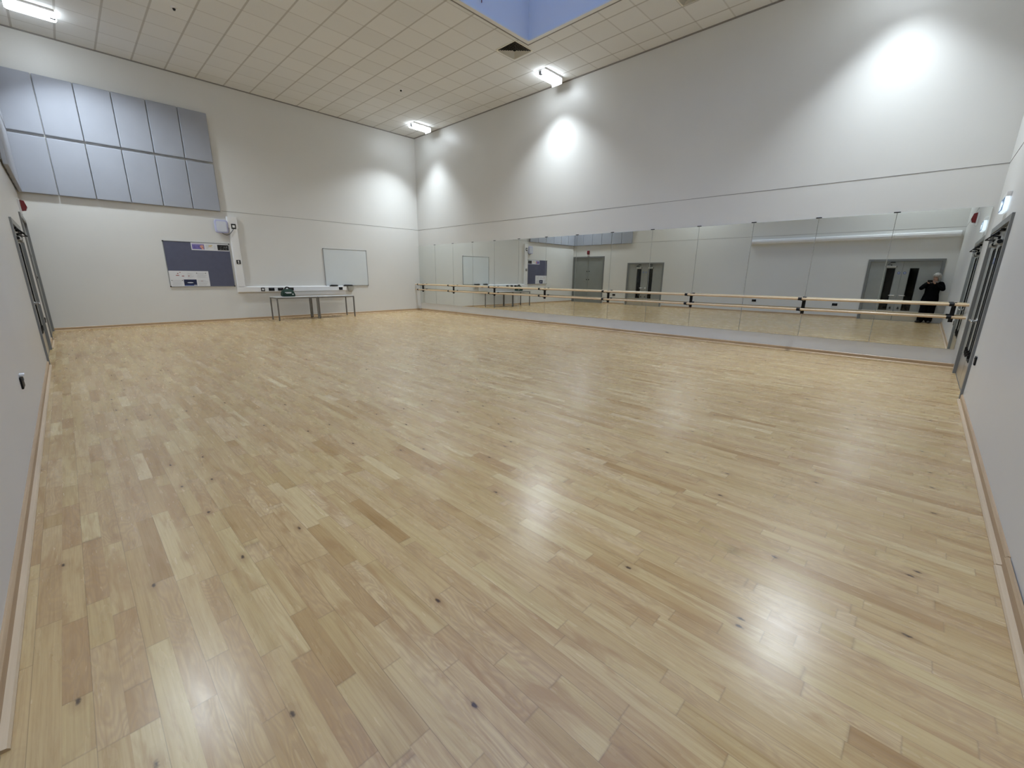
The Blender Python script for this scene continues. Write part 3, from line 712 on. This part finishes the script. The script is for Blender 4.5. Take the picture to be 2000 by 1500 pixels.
# ------------------------------------------------------------------ whiteboard and its bits
wb = thing('whiteboard', 'plain whiteboard in a thin aluminium frame above the table', 'whiteboard', (0, -2.87, .945))
y0, y1, z0, z1 = -3.60, -2.125, .945, 2.105
bm = nb(); box(bm, 0.002, 0.016, y0+.012, y1-.012, z0+.012, z1-.012); obj('writing_surface', bm, 'wboard', wb)
obj('board_frame', framebars(y0, y1, z0, z1, .014, .022), 'alu', wb)
for (cy, cz) in ((y0, z0), (y0, z1), (y1, z0), (y1, z1)):
    bm = nb(); sy = .022 if cy == y0 else -.022; sz = .022 if cz == z0 else -.022
    box(bm, 0, .026, min(cy, cy+sy), max(cy, cy+sy), min(cz, cz+sz), max(cz, cz+sz), .003); obj('corner_cap', bm, 'dkgrey', wb)
adopt(wb)
for (a, b, l) in ((-3.50, -3.22, 'long black whiteboard eraser resting at the bottom left of the whiteboard'), (-3.04, -2.72, 'black whiteboard tray holder at the bottom of the whiteboard, above the pale tub')):
    r = thing('board_eraser', l, 'board eraser', (.05, (a+b)/2, .9455), 'black erasers under the whiteboard')
    bm = nb(); prism(bm, [(a, .9455), (b, .9455), (b-.03, .972), (a+.05, .975)], 0, .023, .085) ; obj('handle', bm, 'black', r)
    bm = nb(); box(bm, .024, .084, a+.01, b-.01, .9385 if False else .9456, .9475); obj('felt_pad', bm, 'dkgrey', r); adopt(r)
bm = nb()
for (zz, hw, dx) in ((.775, .075, .06), (.930, .108, .085)): pass
vb = [bm.verts.new((x, -2.79+s*w_, z)) for (z, w_, d_) in ((.775, .072, .06), (.925, .102, .085)) for (x, s) in ((.002, -1), (d_, -1), (d_, 1), (.002, 1))]
bm.faces.new((vb[3], vb[2], vb[1], vb[0]))
for i in range(4): bm.faces.new((vb[i], vb[(i+1) % 4], vb[4+(i+1) % 4], vb[4+i]))
bmesh.ops.solidify(bm, geom=bm.faces[:], thickness=-0.003)
o = obj('wall_tub', bm, 'tub'); setorigin(o, (.002, -2.79, .775)); tag(o, 'small pale tapered tub on the wall at the end of the trunking', 'tub')

# ------------------------------------------------------------------ tables
def make_table(ya, yb, label):
    r = thing('table', label, 'table', (.585, (ya+yb)/2, 0), 'grey steel-legged tables')
    xa, xb, zt = .29, .885, .664
    bm = nb(); box(bm, xa, xb, ya, yb, zt-.022, zt, .004); obj('tabletop', bm, 'tabletop', r)
    bm = nb(); q = .022
    box(bm, xa+.034, xb-.034, ya+.002, ya+q, zt-.05, zt-.022); box(bm, xa+.034, xb-.034, yb-q, yb-.002, zt-.05, zt-.022)
    box(bm, xa+.002, xa+q, ya+.034, yb-.034, zt-.05, zt-.022); box(bm, xb-q, xb-.002, ya+.034, yb-.034, zt-.05, zt-.022); obj('under_frame', bm, 'tableleg', r)
    for x in (xa+.0165, xb-.0165):
        for y in (ya+.0165, yb-.0165):
            bm = nb(); box(bm, x-.0165, x+.0165, y-.0165, y+.0165, .012, zt-.022, .003); lg = obj('leg', bm, 'tableleg', r)
            bm = nb(); seg(bm, (x, y, 0), (x, y, .012), .017, .014, 16); obj('rubber_foot', bm, 'black', lg, True)
    for ch in [o for o in bpy.data.objects if o.parent is r]: ch.location = -r.location
    return r
tb = make_table(-5.385, -4.25, 'grey-topped steel table under the trunking, with the green bag on it')
dup(tb, (.585, (-4.24-3.10)/2, 0), 'grey-topped steel table under the trunking, the empty right one below the whiteboard')

# green bag
bg = thing('first_aid_bag', 'dark green soft bag with white print standing on the left table', 'bag', (.55, -4.98, .664))
bm = nb(); vs = []
for (z, xa, xb, a, b) in ((.665, .45, .655, -5.115, -4.80), (.70, .44, .665, -5.13, -4.79), (.78, .45, .655, -5.12, -4.81), (.84, .47, .635, -5.095, -4.84), (.875, .50, .605, -5.05, -4.88)):
    vs.append([bm.verts.new(p) for p in ((xa, a, z), (xb, a, z), (xb, b, z), (xa, b, z))])
for i in range(4):
    for k in range(4): bm.faces.new((vs[i][k], vs[i][(k+1) % 4], vs[i+1][(k+1) % 4], vs[i+1][k]))
bm.faces.new(vs[0][::-1]); bm.faces.new(vs[-1])
bmesh.ops.bevel(bm, geom=bm.edges[:], offset=.008, segments=2, affect='EDGES')
obj('bag_body', bm, 'green', bg, True)
for dx in (.53, .585):
    bm = nb(); tube(bm, [(dx, -5.04, .855), (dx, -5.02, .90), (dx, -4.98, .935), (dx, -4.95, .93), (dx, -4.915, .90), (dx, -4.895, .855)], .013, 8); obj('carry_handle', bm, 'black', bg, True)
bm = nb(); box(bm, .655, .668, -5.07, -4.90, .772, .790); obj('white_print', bm, 'white', bg)
bm = nb(); box(bm, .660, .669, -5.04, -4.90, .752, .761); obj('white_print', bm, 'white', bg)
bm = nb(); box(bm, .662, .671, -4.885, -4.84, .722, .736); box(bm, .662, .671, -4.870, -4.855, .707, .751); obj('white_cross', bm, 'white', bg); adopt(bg)

# ------------------------------------------------------------------ left wall items
sw = [(9.05, 'low double socket on the left wall nearest the camera', .47), (2.62, 'low socket on the left wall between the two doors', .45), (11.70, 'low double socket on the door wall beside the glazed double door', .45)]
for (x, l, z) in sw:
    r = thing('wall_socket', 'black '+l, 'socket', (x, YL, z), 'black sockets on the walls')
    bm = nb(); box(bm, x-.078, x+.078, YL, YL+.012, z-.045, z+.045, .003); obj('plate', bm, 'black', r)
    for s in (-1, 1):
        bm = nb(); box(bm, x+s*.02-.008, x+s*.02+.008, YL+.012, YL+.018, z+.008, z+.030, .002); obj('switch', bm, 'dkgrey', r)
    if x == 9.05:
        bm = nb(); box(bm, x-.03, x+.03, YL, YL+.03, z+.046, z+.066, .004); p_ = obj('white_tag', bm, 'white', r); p_['label'] = 'small white fitting on top'
    adopt(r)
y = -2.87
r = thing('wall_socket', 'black low socket on the right wall beside the door frame', 'socket', (XR, y, .50), 'black sockets on the walls')
bm = nb(); box(bm, XR-.014, XR, y-.05, y+.05, .455, .545, .003); obj('plate', bm, 'black', r)
bm = nb(); box(bm, XR-.019, XR-.014, y-.008, y+.008, .515, .535, .002); obj('switch', bm, 'dkgrey', r); adopt(r)
# alarm sounders
def sounder(ax, u, z, label):
    B = loc_fn(ax); r = thing('alarm_sounder', label, 'alarm', pt(ax, u, 0, z), 'red fire alarm sounders')
    bm = nb(); B(bm, u-.05, u+.05, 0, .03, z-.15, z+.13, .004); obj('white_base', bm, 'white', r)
    bm = nb()
    poly = [(0.03, z-.09), (.085, z-.075), (.11, z-.01), (.085, z+.10), (.03, z+.115)]
    if ax == 'y': prism(bm, [(YL+a, b) for a, b in poly], 0, u-.062, u+.062)
    else: prism(bm, [(XR-a, b) for a, b in poly], 1, u-.062, u+.062)
    obj('red_cover', bm, 'red', r); adopt(r)
sounder('y', .99, 2.53, 'red alarm sounder on the left wall above the far grey door')
sounder('x', -4.35, 2.62, 'red alarm sounder on the right wall, seen in the mirror')
# white screen casing on the left wall
r = thing('screen_casing', 'long white roll-up screen casing high on the door wall, seen in the mirror', 'screen casing', (11.6, YL, 2.63))
for (a, b, dz) in ((8.68, 12.92, 0), (12.925, 14.46, 0.004)):
    bm = nb(); pr = [(YL, 2.63), (YL+.07, 2.63), (YL+.11, 2.66), (YL+.12, 2.72), (YL+.11, 2.78), (YL+.08, 2.80), (YL, 2.80)]
    prism(bm, [(p, q+dz) for p, q in pr], 0, a, b); obj('casing_length', bm, 'white', r)
bm = nb(); box(bm, 8.66, 8.68, YL, YL+.125, 2.622, 2.808, .003); obj('end_cap', bm, 'white', r); adopt(r)
# exit sign on right wall
r = thing('exit_sign', 'small lit exit sign box above the door on the right wall', 'exit sign', (XR, -1.41, 2.15))
ya, yb = -1.60, -1.22
bm = nb(); box(bm, XR-.042, XR, ya, yb, 2.29, 2.345, .004); obj('sign_housing', bm, 'white', r)
bm = nb(); box(bm, XR-.045, XR-.008, ya, yb, 2.13, 2.29, .006); obj('lit_body', bm, 'exitlit', r)
bm = nb(); box(bm, XR-.049, XR-.045, ya+.015, yb-.01, 2.140, 2.282); fc = obj('sign_face', bm, 'exitface', r)
bm = nb(); xx0, xx1 = XR-.051, XR-.049
box(bm, xx0, xx1, -1.33, -1.28, 2.155, 2.265)                       # doorway
def bar2(p, q, wd):
    a = Vector((0, p[0], p[1])); b = Vector((0, q[0], q[1])); dd = (b-a).normalized(); nn = Vector((0, -dd.z, dd.y))*wd
    prism(bm, [((a+nn).y, (a+nn).z), ((b+nn).y, (b+nn).z), ((b-nn).y, (b-nn).z), ((a-nn).y, (a-nn).z)], 0, xx0, xx1)
bar2((-1.405, 2.235), (-1.425, 2.195), .010); bar2((-1.425, 2.195), (-1.395, 2.175), .007); bar2((-1.395, 2.175), (-1.400, 2.150), .006); bar2((-1.425, 2.195), (-1.455, 2.16), .007)
bar2((-1.405, 2.232), (-1.370, 2.215), .005); bar2((-1.410, 2.232), (-1.445, 2.222), .005)
ball(bm, Vector((XR-.050, -1.395, 2.252)), .011, .1, 1, 1)
bar2((-1.570, 2.21), (-1.500, 2.21), .007); bar2((-1.515, 2.235), (-1.490, 2.21), .006); bar2((-1.515, 2.185), (-1.490, 2.21), .006)
obj('pictogram', bm, 'exitlit', r); adopt(r)

# ------------------------------------------------------------------ person holding the phone (seen in the mirrors)
# she faces +y, standing against the door corner just behind the camera
ph_c = CAM - FWD*0.012
PHR = RGT; PHU = UPV
# phone body: lens corner at the camera, slab extends to the photographer's side
ph = thing('phone', 'black smartphone held up sideways in both hands by the person in the mirror', 'phone', tuple(CAM - FWD*0.02))
Rm = Matrix(((RGT.x, UPV.x, -FWD.x), (RGT.y, UPV.y, -FWD.y), (RGT.z, UPV.z, -FWD.z))).to_4x4()
PC = CAM - FWD*0.016 + RGT*0.0 - UPV*0.012
bm = nb(); box(bm, -.078, .078, -.036, .036, -.004, .004, .003); bm.transform(Matrix.Translation(PC) @ Rm); obj('phone_body', bm, 'black', ph)
bm = nb(); box(bm, -.074, .074, -.033, .033, .0041, .0046); bm.transform(Matrix.Translation(PC) @ Rm); obj('screen', bm, mat('phone_screen', (0.02, 0.02, 0.025), 0.1, emit=(0.5, 0.5, 0.5), estr=0.15), ph)
for ch in [o for o in bpy.data.objects if o.parent is ph]: ch.location = -ph.location

per = thing('person', 'grey-haired person in black coat and trousers holding up a phone, seen in the mirror', 'person', (14.13, -9.58, 0))
HX, HY, HZ = 14.165, -9.625, 1.435           # head centre
def remesh(o, vox, sm=4):
    md = o.modifiers.new('fuse', 'REMESH'); md.mode = 'VOXEL'; md.voxel_size = vox; md.use_smooth_shade = True
    s = o.modifiers.new('soften', 'SMOOTH'); s.factor = 0.5; s.iterations = sm
bm = nb()
look = Matrix.Rotation(math.radians(25), 4, 'Z') @ Matrix.Rotation(math.radians(-10), 4, 'X')   # head turned to the phone, slightly down
HM = Matrix.Translation((HX, HY, HZ)) @ look
def hb(c, r, sx=1, sy=1, sz=1):
    bmesh.ops.create_uvsphere(bm, u_segments=24, v_segments=16, radius=r, matrix=HM @ Matrix.Translation(c) @ Matrix.Diagonal((sx, sy, sz, 1)))
hb((0, -.010, .022), .078, .95, 1.12, 1.05); hb((0, .020, -.035), .058, .95, .98, 1.25); hb((0, .050, -.088), .026, 1.1, .9, .8)
hb((0, .078, -.018), .013, .85, 1.2, 1.3); hb((0, .086, -.030), .0125, 1.15, 1, .8)                # nose
hb((-.032, .058, -.030), .020); hb((.032, .058, -.030), .020)                                       # cheeks
hb((0, .066, .022), .024, 2.0, .55, .5)                                                             # brow
hb((0, .069, -.060), .011, 1.9, .8, .55); hb((-.074, -.005, -.010), .018, .35, .8, 1.4); hb((.074, -.005, -.010), .018, .35, .8, 1.4)
chain(bm, [(HX, HY-.005, HZ-.07), (14.15, -9.655, 1.27), (14.145, -9.66, 1.20)], [.048, .05, .06])
# torso, pelvis, legs
SL, SR = Vector((13.995, -9.645, 1.215)), Vector((14.295, -9.655, 1.225))
chain(bm, [(14.145, -9.66, 1.20), (14.14, -9.66, 1.05), (14.13, -9.655, .90), (14.12, -9.65, .80)], [.085, .105, .095, .105])
chain(bm, [SL, (14.145, -9.66, 1.20), SR], [.05, .07, .05])
HL, HR = Vector((14.05, -9.65, .78)), Vector((14.21, -9.65, .78))
KL, KR = Vector((14.035, -9.60, .42)), Vector((14.215, -9.62, .42)); AL, AR = Vector((14.02, -9.62, .075)), Vector((14.21, -9.64, .075))
chain(bm, [HL, KL, AL], [.08, .055, .036]); chain(bm, [HR, KR, AR], [.08, .055, .036])
chain(bm, [AL, (13.975, -9.55, .035), (13.955, -9.51, .03)], [.035, .032, .026]); chain(bm, [AR, (14.215, -9.55, .035), (14.22, -9.51, .03)], [.035, .032, .026])
# arms
GL = PC - RGT*.082 - UPV*.012 - FWD*.004; GR = PC + RGT*.082 - UPV*.012 - FWD*.004     # ends of the phone
EL, ER = Vector((13.875, -9.60, 1.09)), Vector((14.365, -9.62, 1.07))
WL = GL - FWD*.045 - UPV*.075 - RGT*.012; WR = GR - FWD*.050 - UPV*.070 + RGT*.012
chain(bm, [SL, EL, WL], [.046, .036, .023]); chain(bm, [SR, ER, WR], [.046, .036, .023])
def hand(Wp, G, s):
    palm = G - UPV*.030 - FWD*.022 + RGT*s*.004
    chain(bm, [Wp, palm], [.024, .024]); ball(bm, palm, .026, .9, .9, 1.1)
    for k in range(4):                                     # fingers: from the palm round behind the phone's far face edge
        k0 = palm + UPV*(.018-.010*k) + RGT*s*.014
        k1 = G + RGT*s*(.012) + UPV*(.024-.016*k) - FWD*.004
        k2 = G - RGT*s*(.010+.003*(k % 2)) + UPV*(.022-.015*k) - FWD*.006
        chain(bm, [k0, k1, k2], [.0088-.0006*k, .0082-.0006*k, .0070-.0005*k], 10)
    t0 = palm - RGT*s*.012 + UPV*.004; t1 = G - RGT*s*.006 - UPV*.030 - FWD*.020; t2 = G - RGT*s*.030 - UPV*.012 - FWD*.017
    chain(bm, [t0, t1, t2], [.011, .0098, .0085], 10)
hand(WL, GL, -1); hand(WR, GR, 1)
body = obj('body', bm, 'skin', per); remesh(body, .0055, 3)
# eyes and mouth
for s in (-1, 1):
    bm = nb(); bmesh.ops.create_uvsphere(bm, u_segments=16, v_segments=12, radius=.0125, matrix=HM @ Matrix.Translation((s*.030, .061, .002)) @ Matrix.Diagonal((1.1, .8, .62, 1))); obj('eye', bm, 'eye', per, True)
    bm = nb(); bmesh.ops.create_uvsphere(bm, u_segments=12, v_segments=8, radius=.006, matrix=HM @ Matrix.Translation((s*.030, .0665, .001))); obj('iris', bm, 'iris', per, True)
bm = nb(); bmesh.ops.create_uvsphere(bm, u_segments=16, v_segments=10, radius=.010, matrix=HM @ Matrix.Translation((0, .0765, -.060)) @ Matrix.Diagonal((2.0, .6, .5, 1))); obj('mouth', bm, 'lips', per, True)
# glasses
bm = nb()
for s in (-1, 1):
    ring = [HM @ Vector((s*.031+.022*math.cos(a), .088, .002+.016*math.sin(a))) for a in [i*2*PI/16 for i in range(17)]]; tube(bm, ring, .0016, 6)
    tube(bm, [HM @ Vector((s*.053, .087, .006)), HM @ Vector((s*.076, .02, .006))], .0016, 6)
tube(bm, [HM @ Vector((-.009, .090, .004)), HM @ Vector((.009, .090, .004))], .0016, 6); obj('glasses', bm, 'blackmetal', per, True)
# hair: shoulder-length bob with a parting
bm = nb()
hb((0, -.022, .040), .092, 1.02, 1.12, 1.0)
hb((-.062, -.022, -.025), .045, .75, 1.35, 2.0); hb((.062, -.022, -.025), .045, .75, 1.35, 2.0); hb((0, -.070, -.035), .062, 1.25, .75, 1.7)
hb((-.045, .035, .060), .036, 1.1, 1.0, .9); hb((.045, .035, .060), .036, 1.1, 1.0, .9); hb((.070, -.02, -.085), .030, .9, 1.2, 1.2); hb((-.070, -.02, -.080), .028, .9, 1.2, 1.2)
random.seed(3)
for k in range(60):
    a = random.uniform(0.25*PI, 0.75*PI)*random.choice((1, 1)) + PI if random.random() < .5 else random.choice((-1, 1))*random.uniform(.0, .35)+ (PI if random.random() < .5 else 0)
    c_, s_ = math.cos(a), math.sin(a)
    if s_ > .35: continue
    chain(bm, [HM @ Vector((c_*.055, -.02+s_*.06, .11)), HM @ Vector((c_*.090, -.022+s_*.098, .045)), HM @ Vector((c_*.096, -.022+s_*.100, -.03)), HM @ Vector((c_*.086, -.02+s_*.09, -.105-random.uniform(0, .02)))], [.008, .009, .009, .006], 6)
hair = obj('hair', bm, 'hair', per); remesh(hair, .006, 1)
# coat: loft from shoulders to hip, sleeves to the wrists
bm = nb()
rings = [(1.262, .075, .070), (1.245, .125, .080), (1.215, .172, .092), (1.15, .185, .112), (1.05, .175, .122), (.93, .170, .125), (.82, .190, .135), (.72, .205, .138), (.62, .198, .132), (.54,.188,.126)]
prev = None
for (z, a, b) in rings:
    cx = 14.145 - (1.26-z)*.03; cy = -9.652; ring = []
    for i in range(40):
        t_ = 2*PI*i/40; f = 1 + (0.035*math.sin(9*t_+z*4))*(1.26-z)/.6
        ring.append(bm.verts.new((cx+a*f*math.cos(t_), cy+b*f*math.sin(t_), z+.01*math.sin(5*t_)*(z < .7))))
    if prev:
        for i in range(40): bm.faces.new((prev[i], prev[(i+1) % 40], ring[(i+1) % 40], ring[i]))
    else: bm.faces.new(ring)
    prev = ring
bm.faces.new(prev[::-1])
bmesh.ops.recalc_face_normals(bm, faces=bm.faces[:])
chain(bm, [SL, (SL+EL)/2+Vector((-.01, 0, 0)), EL, EL*.45+WL*.55, EL*.12+WL*.88], [.078, .070, .062, .052, .040]); chain(bm, [SR, (SR+ER)/2+Vector((.01, 0, 0)), ER, ER*.45+WR*.55, ER*.12+WR*.88], [.078, .070, .062, .052, .040])
coat = obj('coat', bm, 'coat', per); remesh(coat, .009, 3)
bm = nb(); cs = [(14.15+.066*math.cos(a), -9.645+.066*math.sin(a), 1.272+.012*math.sin(a)) for a in [i*2*PI/20 for i in range(21)]]
chain(bm, cs, [.020]*21, 10); sf = obj('scarf', bm, 'scarf', per); remesh(sf, .006, 2)
bm = nb()
chain(bm, [HL+Vector((0, 0, .02)), KL, AL+Vector((0, .005, .02))], [.105, .094, .088], 20); chain(bm, [HR+Vector((0, 0, .02)), KR, AR+Vector((0, .005, .02))], [.105, .094, .088], 20)
bmesh.ops.delete(bm, geom=[], context='VERTS')
tr = obj('trousers', bm, 'trouser', per); remesh(tr, .009, 3)
for (A, tip) in ((AL, Vector((13.935, -9.485, .04))), (AR, Vector((14.225, -9.47, .04)))):
    bm = nb(); A2 = Vector((A.x, A.y, .045)); chain(bm, [A2+(A2-tip)*.25, A2, A2*.5+tip*.5, tip], [.043, .046, .044, .034], 16)
    for v_ in bm.verts:
        if v_.co.z < .004: v_.co.z = .004
    d_ = (tip-A2).normalized(); seg(bm, (A2-d_*.01).xyz.to_tuple()[:2]+(0.0,), (A2-d_*.01).xyz.to_tuple()[:2]+(.012,), .045, .045)
    o = obj('shoe', bm, 'shoe', per); remesh(o, .005, 2)
for ch in [o for o in bpy.data.objects if o.parent is per]: ch.location = -per.location
